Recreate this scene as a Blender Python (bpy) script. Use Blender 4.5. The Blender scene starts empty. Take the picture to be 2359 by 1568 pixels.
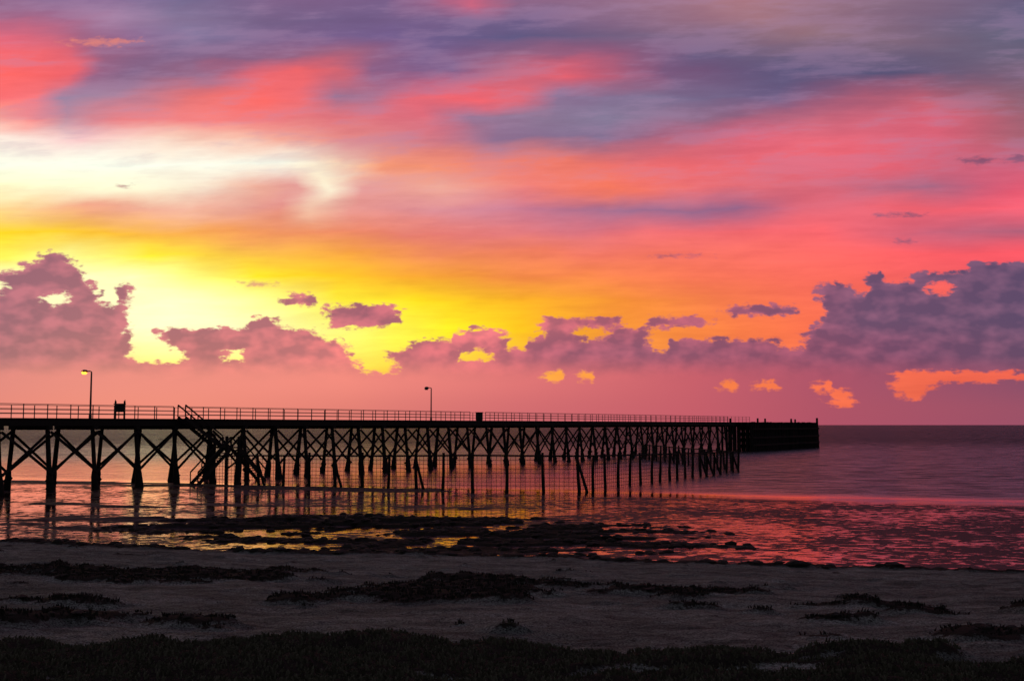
import bpy, math, random
import numpy as np
random.seed(7); rng=np.random.RandomState(11)
sc=bpy.context.scene
sc.view_settings.view_transform='Standard'; sc.view_settings.look='None'; sc.view_settings.exposure=0
F=2530.0; PITCH=math.atan(194/F); CAMH=5.0
# ------------------------------------------------------------ helpers
def lin(c):
    return tuple(((v/255)/12.92 if v/255<=0.04045 else ((v/255+0.055)/1.055)**2.4) for v in c)
class G:
    def __init__(s,tree): s.t=tree; s.n=tree.nodes; s.l=tree.links
    def new(s,ty,**k):
        n=s.n.new(ty)
        for a,b in k.items(): setattr(n,a,b)
        return n
    def put(s,sock,v):
        if isinstance(v,bpy.types.NodeSocket): s.l.new(v,sock)
        elif v is not None:
            if sock.type=='RGBA' and len(v)==3: v=tuple(v)+(1,)
            sock.default_value=v
    def m(s,op,a,b=None,c=None,clamp=False):
        n=s.new('ShaderNodeMath',operation=op,use_clamp=clamp)
        s.put(n.inputs[0],a); s.put(n.inputs[1],b); s.put(n.inputs[2],c); return n.outputs[0]
    def v(s,op,a,b=None,c=None):
        n=s.new('ShaderNodeVectorMath',operation=op)
        s.put(n.inputs[0],a); s.put(n.inputs[1],b)
        if c is not None: s.put(n.inputs[2],c)
        return n.outputs['Value'] if op in('LENGTH','DOT_PRODUCT','DISTANCE') else n.outputs[0]
    def xyz(s,x,y,z=0.0):
        n=s.new('ShaderNodeCombineXYZ'); s.put(n.inputs[0],x); s.put(n.inputs[1],y); s.put(n.inputs[2],z); return n.outputs[0]
    def sep(s,v):
        n=s.new('ShaderNodeSeparateXYZ'); s.put(n.inputs[0],v); return n.outputs
    def ss(s,v,a,b,o0=0.0,o1=1.0,t='SMOOTHSTEP'):
        n=s.new('ShaderNodeMapRange',interpolation_type=t); s.put(n.inputs[0],v)
        for i,q in enumerate((a,b,o0,o1)): s.put(n.inputs[i+1],q)
        return n.outputs[0]
    def noise(s,v,scale=1.0,detail=4.0,rough=0.5,dist=0.0,off=None,stretch=None,dim='3D'):
        if stretch or off: v=s.v('MULTIPLY_ADD',v,stretch or (1,1,1),off or (0,0,0))
        n=s.new('ShaderNodeTexNoise',noise_dimensions=dim); s.put(n.inputs['Vector'],v)
        n.inputs['Scale'].default_value=scale; n.inputs['Detail'].default_value=detail
        n.inputs['Roughness'].default_value=rough; n.inputs['Distortion'].default_value=dist
        return n.outputs[0],n.outputs[1]
    def mix(s,f,a,b,blend='MIX'):
        n=s.new('ShaderNodeMix',data_type='RGBA',blend_type=blend)
        s.put(n.inputs[0],f); s.put(n.inputs[6],a); s.put(n.inputs[7],b); return n.outputs[2]
    def mixf(s,f,a,b):
        n=s.new('ShaderNodeMix',data_type='FLOAT')
        s.put(n.inputs[0],f); s.put(n.inputs[2],a); s.put(n.inputs[3],b); return n.outputs[0]
    def mixs(s,f,a,b):
        n=s.new('ShaderNodeMixShader'); s.put(n.inputs[0],f); s.l.new(a,n.inputs[1]); s.l.new(b,n.inputs[2]); return n.outputs[0]
    def rampn(s,fac,stops,lo,hi,interp='LINEAR'):
        n=s.new('ShaderNodeValToRGB'); cr=n.color_ramp; cr.interpolation=interp
        s.put(n.inputs[0],fac)
        st=sorted(((max(0,min(1,(p-lo)/(hi-lo))),c) for p,c in stops),key=lambda q:q[0])[:32]
        for i,(p,c) in enumerate(st):
            e=cr.elements[i] if i<2 else cr.elements.new(p)
            e.position=p; e.color=tuple(c)+(1,)
        return n.outputs[0]
# ------------------------------------------------------------ SKY (world, functions of azimuth/elevation)
def S(x,y):
    cx=(x-1179.5)/F; cz=(784-y)/F; p=PITCH
    Y=math.cos(p)-cz*math.sin(p); Z=math.sin(p)+cz*math.cos(p)
    return math.atan2(cx,Y)*25.3, Z/Y*25.3
w=bpy.data.worlds.new("World"); sc.world=w; w.use_nodes=True
w.node_tree.nodes.clear(); g=G(w.node_tree)
geo=g.new('ShaderNodeTexCoord').outputs['Generated']
dx,dy,dz=g.sep(geo)
az=g.m('ARCTAN2',dx,dy); hor=g.m('SQRT',g.m('ADD',g.m('MULTIPLY',dx,dx),g.m('MULTIPLY',dy,dy)))
ca=g.m('MAXIMUM',g.m('COSINE',az),0.45)
V=g.m('MULTIPLY',g.m('DIVIDE',g.m('ABSOLUTE',dz),g.m('MAXIMUM',g.m('MULTIPLY',hor,ca),0.05)),25.3)
U=g.m('MULTIPLY',az,25.3)
P=g.xyz(U,V,0.0)
LO,HI=-13.0,13.0
PS=g.xyz(U,g.m('MULTIPLY_ADD',U,-0.10,V),0.0)
n1,c1=g.noise(PS,0.30,4,0.5,stretch=(0.6,1.5,1),off=(3,7,0),dim='2D')
n2,c2=g.noise(PS,1.1,4,0.55,stretch=(0.4,1.6,1),off=(13,2,0),dim='2D')
wamp=g.ss(V,1.8,6.0,0.3,1.0)
W=g.v('ADD',g.v('MULTIPLY_ADD',c1,(0.9,0.5,0),(-0.45,-0.25,0)),g.v('MULTIPLY_ADD',c2,(0.9,0.42,0),(-0.45,-0.21,0)))
PW=g.v('MULTIPLY_ADD',W,g.xyz(wamp,wamp,0.0),P); Uw,Vw,_=g.sep(PW)
rows=[
(0,[(0,(140,100,140)),(200,(137,105,150)),(400,(112,102,145)),(620,(128,95,138)),(900,(120,92,138)),(1000,(150,95,135)),(1080,(205,100,130)),(1180,(140,98,135)),(1400,(150,108,138)),(1700,(172,118,132)),(2000,(140,106,130)),(2359,(108,95,130))]),
(45,[(0,(165,98,135)),(130,(160,100,140)),(260,(165,125,165)),(400,(135,115,155)),(600,(115,92,135)),(850,(112,88,135)),(1000,(120,92,138)),(1200,(110,90,135)),(1450,(140,103,135)),(1750,(165,115,130)),(2000,(135,102,128)),(2359,(98,93,128))]),
(85,[(0,(228,100,125)),(100,(205,100,128)),(180,(165,98,135)),(300,(140,100,145)),(420,(128,112,155)),(650,(122,92,138)),(900,(115,90,142)),(1200,(95,85,130)),(1600,(130,100,130)),(1850,(150,110,125)),(2100,(126,100,125)),(2359,(98,95,125))]),
(130,[(0,(250,100,110)),(150,(232,98,115)),(230,(150,92,130)),(400,(125,95,138)),(550,(135,92,132)),(800,(160,95,128)),(1000,(115,88,138)),(1200,(150,95,130)),(1350,(155,90,125)),(1600,(105,88,128)),(1850,(110,92,125)),(2100,(105,90,122)),(2359,(110,95,122))]),
(170,[(0,(255,98,100)),(150,(242,95,108)),(215,(150,92,132)),(320,(122,90,132)),(460,(150,95,130)),(560,(225,98,115)),(700,(245,100,108)),(800,(215,98,115)),(880,(140,92,135)),(1050,(125,92,140)),(1150,(185,95,122)),(1300,(232,95,112)),(1430,(180,90,120)),(1540,(122,85,125)),(1800,(90,82,122)),(2050,(88,80,118)),(2359,(125,95,120))]),
(225,[(0,(255,110,118)),(90,(250,115,125)),(160,(150,125,160)),(300,(165,122,155)),(430,(232,112,118)),(600,(255,103,103)),(690,(240,105,115)),(770,(150,108,145)),(860,(170,105,138)),(960,(228,100,118)),(1120,(248,98,110)),(1210,(225,100,118)),(1300,(140,110,148)),(1500,(125,108,145)),(1800,(108,88,130)),(1950,(150,88,120)),(2120,(205,95,115)),(2359,(145,95,115))]),
(270,[(0,(255,150,140)),(80,(255,130,130)),(160,(185,130,155)),(300,(235,125,135)),(500,(248,125,128)),(800,(222,110,125)),(980,(225,105,125)),(1090,(150,110,145)),(1400,(132,118,152)),(1700,(145,95,128)),(1900,(198,100,125)),(2150,(220,95,118)),(2359,(160,95,115))]),
(320,[(0,(255,235,225)),(200,(250,200,205)),(400,(252,205,190)),(600,(248,175,160)),(800,(232,135,135)),(1000,(205,115,135)),(1150,(145,112,150)),(1400,(128,105,142)),(1550,(170,95,125)),(1700,(222,98,122)),(1900,(235,105,125)),(2150,(220,95,120)),(2359,(175,95,115))]),
(380,[(0,(255,255,240)),(400,(255,255,242)),(650,(255,252,238)),(770,(255,225,195)),(880,(248,150,118)),(1100,(243,125,108)),(1300,(238,116,104)),(1500,(238,105,112)),(1750,(238,100,114)),(2000,(240,95,112)),(2200,(210,95,120)),(2359,(200,95,125))]),
(430,[(0,(255,255,215)),(300,(255,250,220)),(480,(250,228,210)),(600,(238,170,155)),(680,(228,150,150)),(750,(255,240,215)),(830,(230,148,148)),(1000,(242,165,150)),(1200,(243,125,120)),(1420,(250,118,95)),(1600,(236,108,116)),(1900,(215,100,122)),(2150,(165,98,130)),(2359,(232,90,118))]),
(480,[(0,(252,205,140)),(200,(238,158,135)),(450,(240,175,158)),(650,(226,140,138)),(720,(240,190,170)),(820,(230,145,143)),(1000,(222,138,150)),(1200,(200,116,145)),(1450,(158,102,140)),(1700,(152,98,138)),(1850,(222,98,118)),(2100,(243,98,114)),(2359,(250,92,114))]),
(535,[(0,(255,215,10)),(250,(248,185,45)),(500,(238,150,80)),(800,(236,130,102)),(1000,(233,120,115)),(1300,(222,113,127)),(1500,(240,106,114)),(1900,(250,98,109)),(2150,(205,95,122)),(2359,(180,95,124))]),
(585,[(0,(255,238,90)),(150,(255,255,150)),(350,(255,232,45)),(600,(248,185,66)),(800,(245,155,62)),(1000,(240,133,88)),(1300,(242,117,97)),(1700,(250,108,98)),(2100,(255,93,102)),(2359,(253,85,102))]),
(635,[(0,(255,245,190)),(300,(255,255,190)),(450,(255,252,130)),(580,(255,225,25)),(750,(250,192,20)),(950,(248,162,42)),(1200,(246,135,68)),(1600,(250,114,86)),(2000,(250,98,94)),(2359,(245,88,102))]),
(690,[(0,(255,250,195)),(400,(255,255,205)),(600,(255,252,150)),(780,(255,235,50)),(950,(255,212,15)),(1200,(250,170,28)),(1450,(248,140,52)),(1650,(247,120,74)),(1850,(250,108,84)),(2359,(250,95,92))]),
(760,[(0,(255,250,195)),(500,(255,255,205)),(700,(255,252,150)),(900,(255,245,80)),(1030,(255,236,30)),(1200,(255,192,18)),(1400,(250,150,50)),(1700,(250,120,70)),(2000,(250,98,82)),(2359,(250,90,82))]),
(840,[(0,(255,235,150)),(500,(255,240,120)),(900,(255,215,70)),(1300,(255,165,60)),(1700,(250,125,75)),(1900,(248,108,80)),(2359,(245,98,80))]),
(905,[(0,(240,140,110)),(900,(255,190,60)),(1300,(248,140,72)),(1700,(245,118,70)),(1900,(242,106,76)),(2359,(235,96,80))]),
]
facW=g.ss(Uw,LO,HI,0.0,1.0,'LINEAR'); facU=g.ss(U,LO,HI,0.0,1.0,'LINEAR')
col=None; prevV=None
for i,(y,st) in enumerate(rows):
    r=g.rampn(facW,[(S(x,y)[0],lin(c)) for x,c in st],LO,HI)
    v=S(1180,y)[1]
    col=r if col is None else g.mix(g.ss(Vw,prevV,v,t='LINEAR'),col,r)
    prevV=v
n3,_=g.noise(PS,1.0,5,0.58,0.0,stretch=(0.35,1.4,1),off=(31,5,0),dim='2D')
n4,_=g.noise(P,2.6,5,0.6,0.0,stretch=(0.16,1.6,1),off=(1,25,0),dim='2D')
st=g.m('ADD',g.ss(n3,0.3,0.7,-0.10,0.10),g.ss(n4,0.3,0.7,-0.07,0.07))
col=g.v('MULTIPLY',col,g.xyz(g.m('MULTIPLY_ADD',st,0.5,0.99),g.m('MULTIPLY_ADD',st,0.8,1.04),g.m('MULTIPLY_ADD',st,0.6,0.99)))
veil=g.m('MULTIPLY',g.ss(g.m('MULTIPLY_ADD',n4,0.3,g.m('MULTIPLY',n3,0.7)),0.47,0.62),g.ss(V,4.6,6.6,0.0,0.32))
col=g.mix(veil,col,lin((160,124,160)))
hi=g.mix(g.ss(n1,0.35,0.65),lin((98,84,116)),lin((145,100,126)))
col=g.mix(g.ss(V,S(0,20)[1],S(0,-350)[1]),col,hi)
# cumulus bank: coverage table by elevation rows, edges broken up with noise
E=2600; B=-300
cov=[(565,[]),
(590,[(90,160)]),
(615,[(50,188),(2230,E)]),
(638,[(B,200),(1990,2025),(2100,E)]),
(662,[(10,222),(255,300),(1885,1960),(1990,2140),(2190,E)]),
(690,[(B,100),(150,235),(248,300),(650,735),(1880,E)]),
(716,[(B,290),(745,925),(1660,1850),(1885,E)]),
(742,[(B,300),(572,640),(755,915),(1240,1430),(1480,1640),(1880,E)]),
(768,[(B,298),(352,735),(1062,1165),(1245,1330),(1395,1500),(1850,E)]),
(794,[(B,300),(385,800),(940,1172),(1190,1500),(1520,1800),(1840,E)]),
(820,[(B,300),(420,522),(545,815),(885,1060),(1130,E)]),
(845,[(B,828),(910,E)]),
(868,[(B,1262),(1276,1330),(1345,2060),(2360,E)]),
(888,[(B,1662),(1680,1745),(1780,1880),(1890,2060),(2150,E)]),
(908,[(B,1900),(1950,2080),(2110,E)]),
(928,[(B,1920),(1955,E)]),
(945,[(B,E)]),(978,[(B,E)])]
fld=None; prevV=None
for y,iv in cov:
    v=S(1180,y)[1]
    if not iv: r=0.0
    else:
        sts=[]; last=None; hw=28
        for a,b in iv:
            for x_,c_ in((a-hw,0.0),(a+hw,1.0),(b-hw,1.0),(b+hw,0.0)):
                if last is not None and x_<=last: x_=last+3
                sts.append((S(x_,y)[0],(c_,)*3)); last=x_
        r=g.sep(g.rampn(facU,sts,LO,HI))[0] if not(len(iv)==1 and iv[0]==(B,E)) else 1.0
    fld=r if fld is None else g.mixf(g.ss(V,prevV,v,t='LINEAR'),fld,r)
    prevV=v
b1,_=g.noise(P,2.4,6,0.55,0.0,stretch=(0.75,1.2,1),off=(5,9,0),dim='2D')
b2,_=g.noise(P,7.0,3,0.55,0.0,stretch=(0.6,1.4,1),off=(2,1,0),dim='2D')
bil=g.m('ABSOLUTE',g.m('SUBTRACT',b1,0.5))
nf=g.m('ADD',g.m('MULTIPLY_ADD',bil,2.6,-0.24),g.m('MULTIPLY_ADD',b2,0.9,-0.45))
fd=g.m('ADD',g.m('SUBTRACT',fld,0.40),g.m('MULTIPLY',nf,g.m('MULTIPLY',g.ss(fld,0.0,0.35,0.0,1.0,'LINEAR'),g.ss(fld,0.75,1.0,1.0,0.35))))
low=g.ss(V,S(0,958)[1],S(0,935)[1],1.0,0.0); fd=g.m('ADD',fd,low)
under=g.ss(V,S(0,900)[1],S(0,790)[1],0.42,0.30)
alpha=g.ss(fd,-0.14,under)
def ell(lst,PPx):
    out=None
    for cx,cy,rx,ry in lst:
        u,v=S(cx,cy); sx_,sy_=100/rx,100/ry
        l=g.v('LENGTH',g.v('MULTIPLY_ADD',PPx,(sx_,sy_,0),(-u*sx_,-v*sy_,0)))
        dd=g.m('MULTIPLY_ADD',l,-ry/100,ry/100)
        out=dd if out is None else g.m('MAXIMUM',out,dd)
    return out
thin=[(2072,495,50,7),(2250,370,36,10),(2345,366,30,9),(1560,589,60,5),(288,428,15,5),(2080,556,20,6),(590,653,38,7),(235,98,75,12)]
tf=g.m('ADD',ell(thin[:-1],P),g.m('MULTIPLY_ADD',b2,0.22,-0.11))
alpha=g.m('MAXIMUM',alpha,g.ss(tf,-0.03,0.08,0.0,0.7))
lit=g.m('ADD',ell(thin[-1:],P),g.m('MULTIPLY_ADD',b2,0.3,-0.15))
col=g.mix(g.ss(lit,-0.03,0.12,0.0,0.75),col,lin((228,130,118)))
def urow(y,st): return g.rampn(facU,[(S(x,y)[0],lin(c)) for x,c in st],LO,HI)
cA=urow(720,[(0,(158,94,119)),(300,(170,97,119)),(650,(188,104,120)),(850,(174,93,115)),(1110,(220,117,126)),(1350,(188,95,114)),(1700,(158,85,112)),(2000,(120,80,112)),(2200,(113,78,110)),(2359,(106,77,110))])
cB=urow(820,[(0,(162,97,118)),(300,(177,99,118)),(450,(176,97,115)),(640,(194,106,119)),(800,(222,117,124)),(900,(190,100,116)),(1110,(208,106,120)),(1250,(170,90,113)),(1500,(157,86,112)),(1800,(152,80,108)),(2050,(130,76,108)),(2359,(114,77,108))])
cC=urow(880,[(0,(207,120,125)),(400,(217,122,125)),(800,(231,127,124)),(1200,(218,110,116)),(1600,(196,90,106)),(1900,(170,79,104)),(2359,(138,76,104))])
cD=urow(965,[(0,(208,118,121)),(400,(213,120,121)),(800,(212,114,115)),(1200,(203,101,111)),(1600,(193,89,105)),(1900,(172,80,102)),(2359,(154,79,103))])
vA,vB,vC,vD=[S(1180,y)[1] for y in (730,810,872,950)]
cc=g.mix(g.ss(V,vB,vA),cB,cA); cc=g.mix(g.ss(V,vC,vB),cC,cc); cc=g.mix(g.ss(V,vD,vC),cD,cc)
b3,_=g.noise(P,2.4,2,0.5,0.0,stretch=(0.75,1.2,1),off=(5.14,8.70,0),dim='2D')
b4,_=g.noise(P,2.4,2,0.5,0.0,stretch=(0.75,1.2,1),off=(5,9,0),dim='2D')
lowf=g.ss(V,0.9,2.0)
sh=g.m('MULTIPLY',g.m('ADD',g.m('MULTIPLY',g.m('SUBTRACT',b4,b3),0.9),g.m('ADD',g.ss(fd,0.05,0.6,0.16,-0.05),g.m('MULTIPLY_ADD',b1,0.35,-0.175))),lowf)
sh=g.m('MAXIMUM',g.m('MINIMUM',sh,0.3),-0.2)
cc=g.v('MULTIPLY',cc,g.xyz(g.m('MULTIPLY_ADD',sh,1.3,1.0),g.m('MULTIPLY_ADD',sh,0.9,1.0),g.m('MULTIPLY_ADD',sh,0.6,1.0)))
col=g.mix(alpha,col,cc)
aa=g.m('ABSOLUTE',g.m('ADD',az,0.1))
back=g.mix(g.ss(V,0.0,12.0),lin((88,86,92)),lin((79,82,90)))
col=g.mix(g.ss(aa,0.55,1.5),col,back)
bg=g.new('ShaderNodeBackground'); g.put(bg.inputs[0],col); bg.inputs[1].default_value=1.0
sky=g.new('ShaderNodeTexSky',sky_type='NISHITA'); sky.sun_disc=False
SUN_EL=math.radians(4.0); SUN_AZ=math.radians(-20.0)
sky.sun_elevation=SUN_EL; sky.sun_rotation=SUN_AZ
bg2=g.new('ShaderNodeBackground'); g.put(bg2.inputs[0],sky.outputs[0]); bg2.inputs[1].default_value=0.003
add=g.new('ShaderNodeAddShader'); g.l.new(bg.outputs[0],add.inputs[0]); g.l.new(bg2.outputs[0],add.inputs[1])
wo=g.new('ShaderNodeOutputWorld'); g.l.new(add.outputs[0],wo.inputs[0])
sl=bpy.data.lights.new('sun','SUN'); sl.energy=0.03; sl.angle=math.radians(16); sl.color=(1,0.6,0.3)
so=bpy.data.objects.new('sun',sl); sc.collection.objects.link(so)
from mathutils import Vector
sd=Vector((math.sin(SUN_AZ)*math.cos(SUN_EL),math.cos(SUN_AZ)*math.cos(SUN_EL),math.sin(SUN_EL)))
so.rotation_euler=sd.to_track_quat('Z','Y').to_euler()
# ------------------------------------------------------------ materials
def mat(name,build):
    m=bpy.data.materials.new(name); m.use_nodes=True; t=m.node_tree; t.nodes.clear(); q=G(t)
    o=q.new('ShaderNodeOutputMaterial'); s=build(q); q.l.new(s,o.inputs[0]); return m
def princ(q,color,rough=0.8,normal=None,ior=1.45,spec=0.5):
    p=q.new('ShaderNodeBsdfPrincipled'); q.put(p.inputs['Base Color'],color); q.put(p.inputs['Roughness'],rough)
    p.inputs['IOR'].default_value=ior; q.put(p.inputs['Specular IOR Level'],spec)
    if normal is not None: q.l.new(normal,p.inputs['Normal'])
    return p.outputs[0]
def pos(q): return q.new('ShaderNodeNewGeometry').outputs['Position']
def bump(q,h,strength=1.0,dist=1.0):
    b=q.new('ShaderNodeBump'); q.put(b.inputs['Height'],h); q.put(b.inputs['Strength'],strength); b.inputs['Distance'].default_value=dist; return b.outputs[0]
def simple(name,a,b,scale,rough=0.85,spec=0.2):
    def f(q):
        p=pos(q); n,_=q.noise(p,scale,3,0.6)
        return princ(q,q.mix(n,a,b),rough,bump(q,n,0.5,0.05),spec=spec)
    return mat(name,f)
m_wood=simple('weathered_timber',(0.012,0.010,0.010),(0.035,0.028,0.026),5)
m_pile=simple('tarred_pile',(0.008,0.007,0.007),(0.025,0.02,0.02),4)
m_metal=simple('galvanised_rail',(0.06,0.05,0.05),(0.10,0.085,0.08),8,0.6,0.4)
m_weed=simple('dried_seaweed',(0.010,0.009,0.008),(0.040,0.035,0.028),9)
m_grass=simple('coastal_grass',(0.025,0.026,0.018),(0.17,0.15,0.105),5)
m_rope=simple('net_wire',(0.02,0.018,0.018),(0.04,0.03,0.03),3)
m_sign=simple('board_paint',(0.02,0.02,0.02),(0.05,0.045,0.045),3)
def lampglass(q):
    e=q.new('ShaderNodeEmission'); e.inputs[0].default_value=(1,0.30,0.03,1); e.inputs[1].default_value=4; return e.outputs[0]
m_lit=mat('sodium_lamp_glow',lampglass)
m_coast=simple('far_hills',(0.05,0.035,0.05),(0.08,0.05,0.07),0.01)
# ------------------------------------------------------------ mesh builder
class MB:
    def __init__(s): s.v=[]; s.f=[]; s.mi=[]; s.cur=0
    def face(s,f): s.f.append(f); s.mi.append(s.cur)
    def beam(s,a,b,w,h=None,up=(0,0,1)):
        h=h or w; a=Vector(a); b=Vector(b); t=(b-a).normalized(); up=Vector(up)
        if abs(t.dot(up))>0.98: up=Vector((0.851,-0.525,0))
        sd=t.cross(up).normalized(); u2=sd.cross(t)
        o=len(s.v)
        for p in(a,b):
            for i,j in((-1,-1),(1,-1),(1,1),(-1,1)): s.v.append(tuple(p+sd*(i*w/2)+u2*(j*h/2)))
        for q in((0,1,2,3),(7,6,5,4),(0,4,5,1),(1,5,6,2),(2,6,7,3),(3,7,4,0)): s.face(tuple(o+k for k in q))
    def tube(s,pts,rad,n=8,jit=0.0):
        o=len(s.v); m=len(pts)
        for i,p in enumerate(pts):
            p=Vector(p); a=Vector(pts[max(0,i-1)]); b=Vector(pts[min(m-1,i+1)]); t=(b-a).normalized()
            x=t.cross(Vector((0.851,-0.525,0.01)) if abs(t.z)>0.5 else Vector((0,0,1))).normalized(); y=t.cross(x)
            for k in range(n):
                an=2*math.pi*k/n; r=rad[i]*(1+random.uniform(-jit,jit))
                s.v.append(tuple(p+(x*math.cos(an)+y*math.sin(an))*r))
        for i in range(m-1):
            for k in range(n): s.face((o+i*n+k,o+i*n+(k+1)%n,o+(i+1)*n+(k+1)%n,o+(i+1)*n+k))
        s.face(tuple(o+k for k in range(n))[::-1]); s.face(tuple(o+(m-1)*n+k for k in range(n)))
    def obj(s,name,mats,parent=None,smooth=False):
        me=bpy.data.meshes.new(name); me.from_pydata(s.v,[],s.f)
        for m in(mats if isinstance(mats,list) else [mats]): me.materials.append(m)
        me.polygons.foreach_set('material_index',s.mi); me.update()
        if smooth: me.polygons.foreach_set('use_smooth',[True]*len(s.f))
        o=bpy.data.objects.new(name,me); sc.collection.objects.link(o)
        if parent: o.parent=parent
        return o
def empty(name):
    o=bpy.data.objects.new(name,None); sc.collection.objects.link(o); return o
# ------------------------------------------------------------ terrain
_tab=rng.rand(256,256)
def vn(x,y):
    xi=np.floor(x).astype(int); yi=np.floor(y).astype(int); fx=x-xi; fy=y-yi
    fx=fx*fx*(3-2*fx); fy=fy*fy*(3-2*fy); a=_tab[xi%256,yi%256]; b=_tab[(xi+1)%256,yi%256]; c=_tab[xi%256,(yi+1)%256]; e=_tab[(xi+1)%256,(yi+1)%256]
    return (a*(1-fx)+b*fx)*(1-fy)+(c*(1-fx)+e*fx)*fy
def fbm(x,y,o=5,g_=0.5):
    s=0;a=1;t=0
    for i in range(o): s=s+a*vn(x*2**i+17*i,y*2**i+31*i); t+=a; a*=g_
    return s/t
def sst(x,a,b):
    t=np.clip((x-a)/(b-a),0,1); return t*t*(3-2*t)
weeds=[(-10,27.5,5.0,3.4),(-7.2,19.7,1.0,.5),(-7.2,16.6,1.6,1.0),(-2.2,21.2,2.4,1.7),(-0.9,24.3,2.8,2.5),(3.4,22.6,3.4,1.6),(7.4,20.6,4.2,1.4),(-4.9,16.6,.6,.4),(5,17.7,1.1,.4),(6.6,15.2,1.0,.6),(-13,22,2,1)]
def terrain(X,Y):
    L=np.clip(42-0.25*X,30,58)
    shore=L+ (fbm(X*0.25,Y*0.0+3.3)-0.5)*2.0
    zb=3.4*(1-Y/shore); zb=np.minimum(zb,3.6)
    nb=fbm(X*0.5,Y*0.5); nf=fbm(X*2.2+9,Y*2.2)
    dry=sst(Y,shore+1.0,shore-3)
    zb=zb+dry*((nb-0.5)*0.24+(nf-0.5)*0.12)
    wd=np.zeros_like(X)
    for cx,cy,rx,ry in weeds:
        r=np.sqrt(((X-cx)/rx)**2+((Y-cy)/ry)**2); wd=np.maximum(wd,1.15-r*0.8)
    gline=13.5-0.07*X
    wd=np.maximum(wd,np.minimum((gline-Y)*0.5+0.40,0.95))
    wd=np.maximum(wd,1.0-np.abs(Y-shore+0.6)*0.8)
    wd=np.maximum(wd,0.0)
    wd=wd+(fbm(X*0.7+4,Y*1.2)-0.5)*2.0
    weed=sst(wd,0.42,0.82)*(Y<shore+1.5)
    t=Y+0.36*X-82.5
    st=fbm(X*0.10,Y*0.45+5,5); n8=fbm(X*0.35+2,Y*0.9+8,5,0.55)
    zf=-0.085+(st-0.5)*0.14+(n8-0.5)*0.07
    def bar(cy,sl,wd_,x0,x1,h): return h*np.exp(-((Y-cy-sl*X+(st-0.5)*7)/wd_)**2)*sst(X,x0-3,x0+3)*sst(X,x1+3,x1-3)
    zf=zf+bar(82.5,-0.36,2.2,-70,-4,0.15)+bar(62.5,-0.24,1.5,-60,-20,0.14)+bar(57.5,-0.1,1.6,-26,-3,0.14)+bar(52.5,-0.12,1.2,-40,-14,0.10)+bar(67,-0.2,1.0,-22,2,0.09)
    reef=np.exp(-(((X+4.5)/15)**2+((Y-51.0+0.2*X)/8.5)**2)**1.3)
    rb=sst(n8,0.485,0.565)*reef
    zf=zf+rb*0.22+(nf-0.5)*0.12*reef+(np.exp(-((Y-shore)/2.0)**2))*0.05
    zf=np.where(t>3,zf-np.minimum((t-3)*0.03,2.0),zf)
    k=sst(Y,shore-1.5,shore+1.0)
    z=zb*(1-k)+np.minimum(zf,0.4)*k
    z=z+weed*(0.05+0.20*np.clip(fbm(X*1.3,Y*1.3+40)-0.35,0,1)+0.06*nf)*(Y>9)
    wet=sst(Y,shore-2.0,shore+0.3)
    dark=np.clip(rb*1.6,0,1)
    far=(Y>400)|(np.abs(X)>200)
    z=np.where(far&(Y>60),-3,z)
    return z,np.maximum(weed,dark*(Y>shore-1)),wet
def axis(parts):
    a=[]
    for s0,s1,st_ in parts: a+=list(np.arange(s0,s1,st_))
    return np.array(a)
ax=axis([(-9000,-1000,2000),(-1000,-200,200),(-200,-60,8),(-60,-20,0.5),(-20,20,0.16),(20,60,0.5),(60,200,8),(200,1000,200),(1000,9001,2000)])
ay=axis([(-300,0,20),(0,9,1),(9,16,0.08),(16,34,0.12),(34,62,0.14),(62,108,0.5),(108,200,8),(200,1000,100),(1000,20001,1900)])
XX,YY=np.meshgrid(ax,ay); ZZ,WD,WT=terrain(XX,YY)
def grid(name,XX,YY,ZZ):
    h,w_=XX.shape; me=bpy.data.meshes.new(name); me.vertices.add(h*w_)
    me.vertices.foreach_set('co',np.stack([XX,YY,ZZ],-1).astype(np.float32).ravel())
    idx=np.arange(h*w_).reshape(h,w_); q=np.stack([idx[:-1,:-1],idx[:-1,1:],idx[1:,1:],idx[1:,:-1]],-1).reshape(-1,4)
    me.loops.add(q.size); me.loops.foreach_set('vertex_index',q.ravel().astype(np.int32))
    me.polygons.add(len(q)); me.polygons.foreach_set('loop_start',(np.arange(len(q))*4).astype(np.int32)); me.polygons.foreach_set('loop_total',np.full(len(q),4,np.int32))
    me.update(calc_edges=True); me.polygons.foreach_set('use_smooth',[True]*len(q))
    o=bpy.data.objects.new(name,me); sc.collection.objects.link(o); return o
gr=grid('beach_ground',XX,YY,ZZ)
for nm,A in(('weed',WD),('wet',WT)):
    at=gr.data.attributes.new(nm,'FLOAT','POINT'); at.data.foreach_set('value',A.astype(np.float32).ravel())
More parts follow.
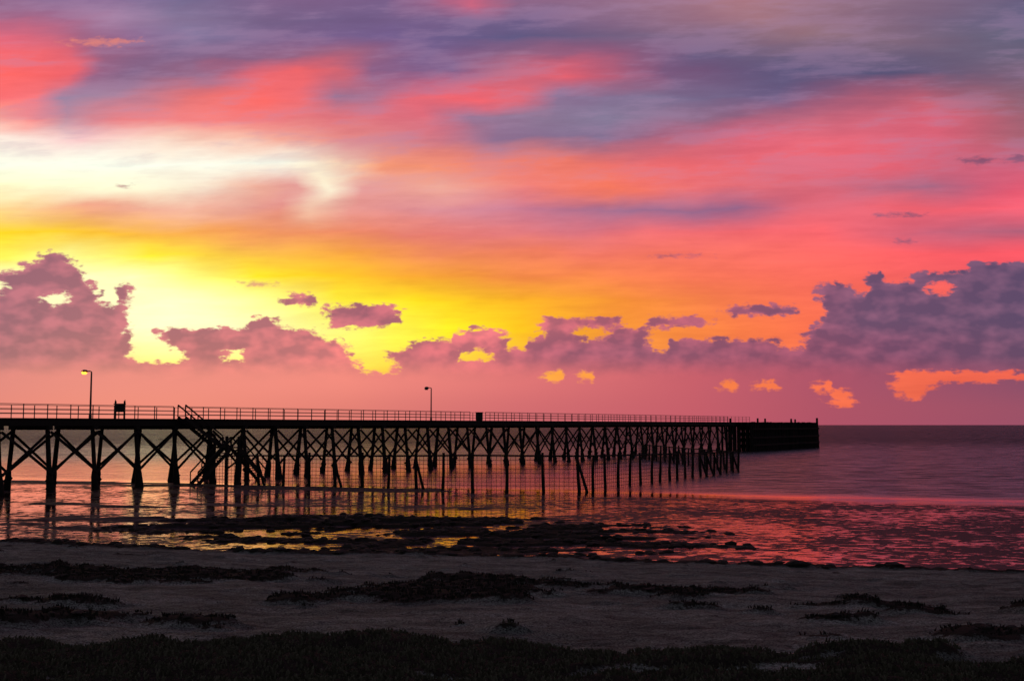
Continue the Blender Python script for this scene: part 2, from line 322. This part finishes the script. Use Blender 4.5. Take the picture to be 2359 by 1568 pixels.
def fground(q):
    p=pos(q)
    def at(nm):
        a=q.new('ShaderNodeAttribute',attribute_name=nm); return a.outputs['Fac']
    wd=at('weed'); wt=at('wet')
    nA,_=q.noise(p,0.6,5,0.65,stretch=(0.6,1.2,1)); nB,_=q.noise(p,6,6,0.75); nC,_=q.noise(p,34,3,0.8)
    nD,_=q.noise(p,1.6,6,0.7,0.6,stretch=(0.5,1.5,1),off=(3,8,0))
    sand=q.mix(q.ss(nA,0.35,0.65),(0.15,0.172,0.156),(0.29,0.322,0.290))
    sand=q.mix(q.ss(nD,0.40,0.54),q.mix(0.45,sand,(0.03,0.03,0.028)),sand)
    sand=q.mix(q.ss(nB,0.36,0.58),q.mix(0.5,sand,(0.02,0.02,0.02)),sand)
    sp=q.ss(nC,0.3,0.7,0.05,2.05); sand=q.v('MULTIPLY',sand,q.xyz(sp,sp,sp))
    fl=q.ss(q.m('ADD',nB,q.m('MULTIPLY',nC,0.5)),0.87,0.94); sand=q.mix(fl,sand,(0.02,0.018,0.014))
    weedc=q.mix(nC,(0.008,0.007,0.006),(0.06,0.052,0.042))
    wetc=q.mix(nB,(0.018,0.016,0.018),(0.04,0.036,0.038))
    mk=q.ss(q.m('ADD',wd,q.m('MULTIPLY',q.m('SUBTRACT',nB,0.5),2.4)),0.38,0.68)
    c=q.mix(wt,sand,wetc); c=q.mix(mk,c,weedc)
    ro=q.m('MULTIPLY_ADD',wt,-0.35,0.95); ro=q.m('MAXIMUM',ro,mk)
    h=q.m('ADD',q.m('MULTIPLY',nB,0.11),q.m('MULTIPLY_ADD',nD,0.10,q.m('MULTIPLY',nC,0.03)))
    return princ(q,c,ro,bump(q,h,1.0,1.0),spec=0.1)
gr.data.materials.append(mat('sand_and_wrack',fground))
# ------------------------------------------------------------ water
wx=axis([(-12000,-300,1950),(-300,300,60),(300,12001,1950)]); wy=axis([(30,300,30),(300,3000,300),(3000,24001,3000)])
WX,WY=np.meshgrid(wx,wy); wa=grid('sea_water',WX,WY,np.zeros_like(WX))
def fwater(q):
    p=pos(q); X,Y,_=q.sep(p)
    t=q.m('ADD',q.m('MULTIPLY_ADD',X,0.36,-82.5),Y)
    nw,_=q.noise(p,0.05,3,0.5,off=(3,3,0)); t2=q.m('MULTIPLY_ADD',q.m('SUBTRACT',nw,0.5),6.0,t)
    sea=q.ss(t2,0.5,9.0)
    # calmer water by pier and enclosure; its reflection is also painted warmer, brighter
    lee=q.m('MULTIPLY',q.ss(X,26.0,6.0),q.ss(Y,190.0,120.0))
    rightm=q.ss(q.m('ADD',X,q.m('MULTIPLY',Y,-0.12)),-9.0,2.0)
    flat=q.m('SUBTRACT',1.0,q.ss(t2,-4.0,-1.2))
    w1,_=q.noise(p,1.1,4,0.6,0.3,stretch=(0.55,1.0,1)); w2,_=q.noise(p,4.5,3,0.6,0.2,stretch=(0.6,1,1)); w0,_=q.noise(p,0.22,3,0.5,stretch=(0.4,1.0,1))
    hs=q.m('ADD',q.m('MULTIPLY',w1,0.22),q.m('ADD',q.m('MULTIPLY',w2,0.05),q.m('MULTIPLY',w0,0.4)))
    hc=q.m('ADD',q.m('MULTIPLY',w1,0.016),q.m('MULTIPLY',w2,0.004))
    hr=q.m('ADD',q.m('MULTIPLY',w1,0.030),q.m('MULTIPLY',w2,0.010))
    h=q.m('ADD',q.m('MULTIPLY',hs,q.m('MULTIPLY',sea,q.m('MULTIPLY_ADD',lee,-0.55,1.0))),hc); h=q.m('ADD',h,q.m('MULTIPLY',hr,q.m('MULTIPLY',flat,rightm)))
    nm=bump(q,h,1.0,1.0)
    ro=q.m('MULTIPLY_ADD',sea,0.14,0.05)
    gl=q.new('ShaderNodeBsdfGlossy'); q.put(gl.inputs['Roughness'],ro); q.l.new(nm,gl.inputs['Normal'])
    q.put(gl.inputs['Color'],q.mix(q.m('MULTIPLY',sea,q.m('SUBTRACT',1.0,lee)),(1.0,0.62,0.57),(0.80,0.86,0.92)))  # reflection tint painted in: warm on calm water, cool on open sea
    fr=q.new('ShaderNodeFresnel'); fr.inputs['IOR'].default_value=1.36; q.l.new(nm,fr.inputs['Normal'])
    boost=q.m('MULTIPLY_ADD',q.m('MULTIPLY',sea,q.m('MULTIPLY_ADD',lee,-0.5,1.0)),-0.44,0.46)
    ff=q.m('ADD',boost,q.m('MULTIPLY',fr.outputs[0],q.m('SUBTRACT',1.0,boost)),clamp=True)
    body=princ(q,(0.020,0.017,0.022),0.9,nm,spec=0.0)
    wat=q.mixs(ff,body,gl.outputs[0])
    wave_dark=princ(q,(0.052,0.056,0.068),0.9,nm,spec=0.0)  # dark diffuse painted in for dim reflection off wave faces
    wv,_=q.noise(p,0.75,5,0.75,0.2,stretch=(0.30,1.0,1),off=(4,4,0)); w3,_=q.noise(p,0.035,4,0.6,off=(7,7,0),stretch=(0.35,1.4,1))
    chop_dark=q.m('ADD',q.m('MULTIPLY',q.ss(Y,190.0,330.0),0.36),q.m('MULTIPLY_ADD',w3,0.4,-0.06))  # share of the painted dark, stronger far out and in wave streaks
    chop_dark=q.m('ADD',chop_dark,q.ss(wv,0.42,0.60,0.0,0.60))
    chop_dark=q.m('MULTIPLY',chop_dark,q.m('MULTIPLY',q.m('MULTIPLY_ADD',sea,0.95,0.05),q.m('MULTIPLY_ADD',lee,-0.55,1.0)),clamp=True)
    m0=q.mixs(chop_dark,wat,wave_dark)
    r1,_=q.noise(p,1.9,5,0.72,0.5,stretch=(0.65,1.0,1),off=(9,1,0)); r2,_=q.noise(p,0.13,4,0.6,off=(1,4,0))
    th=q.m('ADD',r1,q.m('MULTIPLY',q.m('SUBTRACT',r2,0.5),0.60))
    th=q.m('ADD',th,q.m('MULTIPLY_ADD',rightm,0.055,-0.01))
    mk=q.m('MULTIPLY',q.ss(th,0.485,0.51),q.m('MULTIPLY',flat,0.97))
    sand=princ(q,(0.028,0.022,0.026),0.7,bump(q,r1,0.6,0.1),spec=0.15)
    return q.mixs(mk,m0,sand)
wa.data.materials.append(mat('tidal_water',fwater))
# ------------------------------------------------------------ pier
O=Vector((-36.8,79.0,0)); Ud=Vector((0.5253,0.8509,0)); Nd=Vector((0.8509,-0.5253,0)); ZD=5.5
def PP(s,o,z): return O+Ud*s+Nd*o+Vector((0,0,z))
pier=empty('timber_pier'); SMIN,SMAX,SH=-58,152,194
deck=MB()
for s in np.arange(SMIN,SH,4.0):
    e=min(s+4.0,SH)-0.01
    o0=-4.5; o1=0.15 if s<SMAX-2 else 2.4
    mid=(o0+o1)/2; deck.beam(PP(s,mid,ZD-0.06),PP(e,mid,ZD-0.06),o1-o0,0.12)
    for of in((0.0,-1.4,-2.8,-4.2) if s<SMAX-2 else(2.2,1.0,0,-1.4,-2.8,-4.2)):
        deck.beam(PP(s,of,ZD-0.36),PP(e,of,ZD-0.36),0.25,0.46)
    o1=0.35 if s<SMAX-2 else 2.6
    deck.beam(PP(s+2,-4.6,ZD-0.74),PP(s+2,o1,ZD-0.74),0.35,0.30)
deck.obj('deck',m_wood,pier)
pil=MB(); br=MB()
bents=list(np.arange(SMIN+2,SMAX,4.0))
def foot(s,side):
    return PP(s,0.65 if side==0 else -4.85,-1.0),PP(s,0.0 if side==0 else -4.2,ZD-0.85)
for i,s in enumerate(bents):
    s=s+random.uniform(-0.12,0.12)
    for side in(0,1):
        a,b=foot(s,side); L=[0,0.18,0.36,0.45,1.0]; j=random.uniform(0.9,1.12)
        pil.tube([a.lerp(b,q) for q in L],[0.28*j,0.30*j,0.24*j,0.18*j,0.16*j],8,0.12)
        for kx in range(5):
            q=random.uniform(0.15,0.36); c=a.lerp(b,q)+Vector((random.uniform(-.15,.15),random.uniform(-.1,.1),0))
            pil.tube([c-Vector((0,0,.2)),c,c+Vector((0,0,.2))],[0.08,0.25,0.08],6,0.3)
    if i<len(bents)-1:
        for side in(0,1):
            a0,b0=foot(bents[i],side); a1,b1=foot(bents[i+1],side); off=Nd*(0.20 if side==0 else -0.20)
            br.beam(a0.lerp(b0,0.42)+off,a1.lerp(b1,0.97)+off,0.09,0.19)
            br.beam(a1.lerp(b1,0.42)+off*1.55,a0.lerp(b0,0.97)+off*1.55,0.09,0.19)
pil.obj('piles',m_pile,pier,True); br.obj('cross_bracing',m_wood,pier)
hd=MB()
for s in np.arange(SMAX-1,SH+0.1,0.95):
    s2=s+random.uniform(-.12,.12); hd.tube([PP(s2,2.75,-1),PP(s2,2.55,ZD-0.02+random.uniform(-.1,.1))],[0.26,0.23],7,0.1)
for s in np.arange(SMAX,SH,2.4):
    for of in(1.4,0,-2.1,-4.4): hd.tube([PP(s,of,-1),PP(s,of,ZD-0.5)],[0.24,0.2],7)
for of in np.arange(-4.4,2.5,0.85): hd.tube([PP(SH,of,-1),PP(SH,of,ZD)],[0.27,0.24],7,0.1)
for z in(1.2,2.6,4.2):
    hd.beam(PP(SMAX-1,2.88,z),PP(SH,2.88,z),0.2,0.35)
    hd.beam(PP(SMAX,2.25,z+0.3),PP(SH,2.25,z+0.3),0.2,0.6)
for z in(0.9,2.1,3.2,4.3): hd.beam(PP(SMAX,-0.3,z),PP(SH,-0.3,z),0.12,0.7)
hd.obj('pier_head_fenders',m_pile,pier)
bo=MB()
def sx(x):
    r=(x-1179.5)/F; return (r*O.y-O.x)/(Ud.x-r*Ud.y)
for x,h in((1681,0.7),(1744,0.8),(1761,0.75),(1821,0.8),(1830,0.7)): bo.tube([PP(sx(x),0,ZD-0.01),PP(sx(x),0,ZD+h)],[0.2,0.19],8)
bo.tube([PP(SH,2.5,ZD-0.2),PP(SH,2.5,ZD+1.0)],[0.26,0.24],8); bo.tube([PP(SH-1,-3,ZD-0.01),PP(SH-1,-3,ZD+.6)],[0.2,0.2],8)
bo.obj('mooring_posts',m_pile,pier)
ra=MB()
def rail(s0,s1,of,hgt=1.03):
    n=max(1,int(round((s1-s0)/2.0))); 
    for i in range(n+1):
        s=s0+(s1-s0)*i/n; ra.beam(PP(s,of,ZD-0.1),PP(s,of,ZD+hgt),0.055,0.055)
    for h in(hgt,0.68,0.36): ra.tube([PP(s0,of,ZD+h),PP(s1,of,ZD+h)],[0.024,0.024],5)
S_st=sx(405)
rail(SMIN,S_st-0.2,0.05); rail(S_st+1.1,sx(1082),0.05); rail(sx(1118),sx(1725),0.05); rail(SMIN,sx(1725),-4.35)
ra.obj('handrail',m_metal,pier)
stc=MB()
def flight(s0,z0,s1,z1,of,wd_=0.9,rl=True):
    for o in(of,of+wd_): stc.beam(PP(s0,o,z0-0.1),PP(s1,o,z1-0.1),0.08,0.3)
    n=int(abs(z1-z0)/0.2)
    for i in range(n+1):
        q=i/n; c=s0+(s1-s0)*q; z=z0+(z1-z0)*q; stc.beam(PP(c,of,z),PP(c,of+wd_,z),0.26,0.06)
    if rl:
        for o in(of,of+wd_):
            stc.beam(PP(s0,o,z0+0.95),PP(s1,o,z1+0.95),0.07,0.11)
            for q in(0,.33,.66,1): stc.beam(PP(s0+(s1-s0)*q,o,z0+(z1-z0)*q),PP(s0+(s1-s0)*q,o,z0+(z1-z0)*q+0.95),0.07)
flight(S_st+0.0,ZD+0.2,S_st+4.2,3.1,0.35)
stc.beam(PP(S_st+4.2,0.8,3.02),PP(S_st+5.6,0.8,3.02),2.2,0.12)
for s in(S_st+4.2,S_st+5.6):
    for o in(0.3,1.8): stc.tube([PP(s,o,-1),PP(s,o,4.0)],[0.15,0.13],6)
flight(S_st+4.2,3.0,S_st+0.6,0.1,1.35); flight(S_st+5.6,3.0,S_st+8.9,0.1,0.9)
for z in(1.2,2.2): stc.beam(PP(S_st+4.2,1.8,z),PP(S_st+5.6,1.8,z+0.7),0.08,0.15)
stc.obj('staircase',m_wood,pier)
# ------------------------------------------------------------ street lamps
def lamp(name,s,of,lit):
    b=MB(); base=PP(s,of,ZD); top=base+Vector((0,0,3.62)); ad=Vector((-0.93,-0.1,0)).normalized()
    b.tube([base,base+Vector((0,0,0.25)),base+Vector((0,0,0.3))],[0.12,0.12,0.08],10)
    b.tube([base+Vector((0,0,0.28)),top-Vector((0,0,0.1)),top,top+ad*0.12+Vector((0,0,0.05)),top+ad*0.34+Vector((0,0,0.03))],[0.08,0.06,0.05,0.045,0.045],8)
    h0=top+ad*0.28+Vector((0,0,0.03)); 
    b.tube([h0,h0+ad*0.08,h0+ad*0.32,h0+ad*0.48],[0.05,0.12,0.14,0.05],8)
    b.cur=1; c=h0+ad*0.26-Vector((0,0,0.10)); b.tube([c-ad*0.22,c-ad*0.13,c+ad*0.13,c+ad*0.22],[0.04,0.14,0.14,0.04],8)
    return b.obj(name,[m_metal,m_lit if lit else m_metal])
lamp('street_lamp',sx(213),-0.15,True); lamp('street_lamp',sx(996),-0.15,False)
nb=MB(); s=sx(278); 
for k in(-0.36,0.36):
    c=PP(s,0.0,0)+Vector((k,0,0)); nb.beam(c+Vector((0,0,ZD-0.05)),c+Vector((0,0,ZD+1.38)),0.11)
    nb.tube([c+Vector((0,0,ZD+1.37)),c+Vector((k*0.12,0,ZD+1.52))],[0.07,0.01],4)
c=PP(s,0,0)
nb.beam(c+Vector((-0.42,-0.06,ZD+0.82)),c+Vector((0.42,-0.06,ZD+0.82)),0.06,0.62)
nb.beam(c+Vector((-0.48,-0.06,ZD+1.16)),c+Vector((0.48,-0.06,ZD+1.16)),0.12,0.07)
nb.beam(c+Vector((-0.36,-0.02,ZD+0.3)),c+Vector((0.36,-0.02,ZD+0.3)),0.06,0.08)
nb.obj('notice_board',m_sign)
cb=MB(); c=PP(sx(1109),-0.3,0)
cb.beam(c+Vector((-0.42,0,ZD+0.5)),c+Vector((0.42,0,ZD+0.5)),0.6,0.9)
cb.beam(c+Vector((-0.48,0,ZD+0.985)),c+Vector((0.48,0,ZD+0.985)),0.72,0.07)
cb.beam(c+Vector((-0.38,0,ZD+0.02)),c+Vector((0.38,0,ZD+0.02)),0.5,0.1)
cb.beam(c+Vector((-0.36,-0.31,ZD+0.5)),c+Vector((-0.02,-0.31,ZD+0.5)),0.02,0.75); cb.beam(c+Vector((0.02,-0.31,ZD+0.5)),c+Vector((0.36,-0.31,ZD+0.5)),0.02,0.75)
cb.obj('utility_cabinet',m_sign)
# ------------------------------------------------------------ swimming enclosure
en=empty('swimming_enclosure'); ep=MB(); net=MB()
poly=[(-25.5,94.5),(-21,91.5),(-9.7,87),(-3,83.2),(5,83),(12,95),(24.6,120),(22.3,136),(19,166)]
HT=[2.4,2.5,2.6,2.75,2.7,2.5,2.1,2.1,2.1]
for i in range(len(poly)-1):
    a=Vector(poly[i]+(0,)); b=Vector(poly[i+1]+(0,)); L=(b-a).length; n=max(1,int(round(L/2.35)))
    for k in range(n):
        c=a.lerp(b,k/n); ht=HT[i]+(HT[i+1]-HT[i])*k/n; j=random.uniform(-0.25,0.25)
        tp=c+Vector((random.uniform(-.12,.12),0,ht+random.uniform(-0.1,0.25)))
        ep.tube([c+Vector((j*0.5,0,-1)),c.lerp(tp,0.4),tp],[0.14,0.12,0.10],7,0.1)
        if random.random()<0.15: ep.tube([c+Vector((0.9,-0.5,-1)),tp-Vector((0,0,0.4))],[0.12,0.1],6)
    ep.beam(a+Vector((0,0,HT[i]-0.05)),b+Vector((0,0,HT[i+1]-0.05)),0.08,0.13)
    for q in(0.05,0.16,0.27,0.38,0.5,0.62,0.74,0.86): net.beam(a+Vector((0,0,HT[i]*q)),b+Vector((0,0,HT[i+1]*q)),0.03)
    m=int(L/0.36)
    for k in range(m):
        c=a.lerp(b,k/m); ht=HT[i]+(HT[i+1]-HT[i])*k/m; net.beam(c,c+Vector((0,0,ht-0.1)),0.022)
ep.obj('posts',m_pile,en); net.obj('netting',m_rope,en)
# ------------------------------------------------------------ scattered growth
def scatter(name,material,n,xr,yr,cond,kind,size):
    X=rng.uniform(xr[0],xr[1],n); Y=rng.uniform(yr[0],yr[1],n); Z,W_,T_=terrain(X,Y); keep=cond(X,Y,Z,W_); X,Y,Z=X[keep],Y[keep],Z[keep]
    b=MB()
    for x,y,z in zip(X,Y,Z):
        sz=size*random.uniform(0.5,1.5); 
        if kind=='blade':
            for k in range(3):
                a=random.uniform(0,6.28); ln=sz*random.uniform(.5,1.2); bx=x+random.uniform(-.05,.05); by=y+random.uniform(-.05,.05)
                o=len(b.v); wd_=0.008+sz*0.08; dx_=math.cos(a)*ln*0.6; dy_=math.sin(a)*ln*0.6
                b.v+=[(bx-wd_,by,z-0.01),(bx+wd_,by,z-0.01),(bx+dx_*.4+wd_*.6,by+dy_*.4,z+ln*.6),(bx+dx_*.4-wd_*.6,by+dy_*.4,z+ln*.6),(bx+dx_,by+dy_,z+ln*.9)]
                b.face((o,o+1,o+2,o+3)); b.face((o+3,o+2,o+4))
        else:
            o=len(b.v); a=random.uniform(0,6.28); ca_,sa_=math.cos(a),math.sin(a); rx,ry,rz=sz*random.uniform(.8,1.8),sz,sz*random.uniform(.25,.55)
            for lv,rr in((-0.3,0.9),(0.35,0.85),(0.8,0.5)):
                for k in range(7):
                    an=k*6.283/7; r=rr*random.uniform(.75,1.2); px,py=r*math.cos(an)*rx,r*math.sin(an)*ry
                    b.v.append((x+px*ca_-py*sa_,y+px*sa_+py*ca_,z+lv*rz*random.uniform(.8,1.2)))
            b.v.append((x,y,z+rz))
            for l in(0,1):
                for k in range(7): b.face((o+l*7+k,o+l*7+(k+1)%7,o+(l+1)*7+(k+1)%7,o+(l+1)*7+k))
            for k in range(7): b.face((o+14+k,o+14+(k+1)%7,o+21))
    return b.obj(name,material)
scatter('coastal_grass',m_grass,24000,(-9,9),(9.5,15.5),lambda X,Y,Z,W_:(W_>0.5)&(Y<15.0-0.08*X),'blade',0.04)
scatter('seaweed_wrack',m_weed,36000,(-17,13),(15,34),lambda X,Y,Z,W_:W_>0.5,'blade',0.05)
scatter('seaweed_mounds',m_weed,6000,(-17,13),(15,34),lambda X,Y,Z,W_:W_>0.88,'lump',0.07)
scatter('reef_rocks',m_weed,4200,(-26,16),(38,66),lambda X,Y,Z,W_:(W_>0.5)&(Z>-0.04),'lump',0.19)
dc=MB(); n=160
for i in range(n+1):
    a=math.radians(-40+ (52)*i/n); r=7000; tap=min(1,(n-i)/25,1)
    hgt=max(0.5,(6+14*vn(np.array(i*0.08),np.array(2.0))+5*vn(np.array(i*0.5),np.array(7.0)))*tap)
    dc.v+=[(r*math.sin(a),r*math.cos(a),-2),(r*math.sin(a),r*math.cos(a),hgt),(r*1.05*math.sin(a),r*1.05*math.cos(a),-2)]
for i in range(n):
    o=i*3; dc.face((o,o+3,o+4,o+1)); dc.face((o+1,o+4,o+5,o+2))
dc.obj('distant_coastline',m_coast)
# ------------------------------------------------------------ camera
cd=bpy.data.cameras.new('camera'); cam=bpy.data.objects.new('camera',cd); sc.collection.objects.link(cam)
cam.location=(0,0,CAMH); cam.rotation_euler=(math.pi/2+PITCH,0,0); cd.lens=36*F/2359; cd.sensor_width=36; cd.clip_end=60000; cd.clip_start=0.1
sc.camera=cam
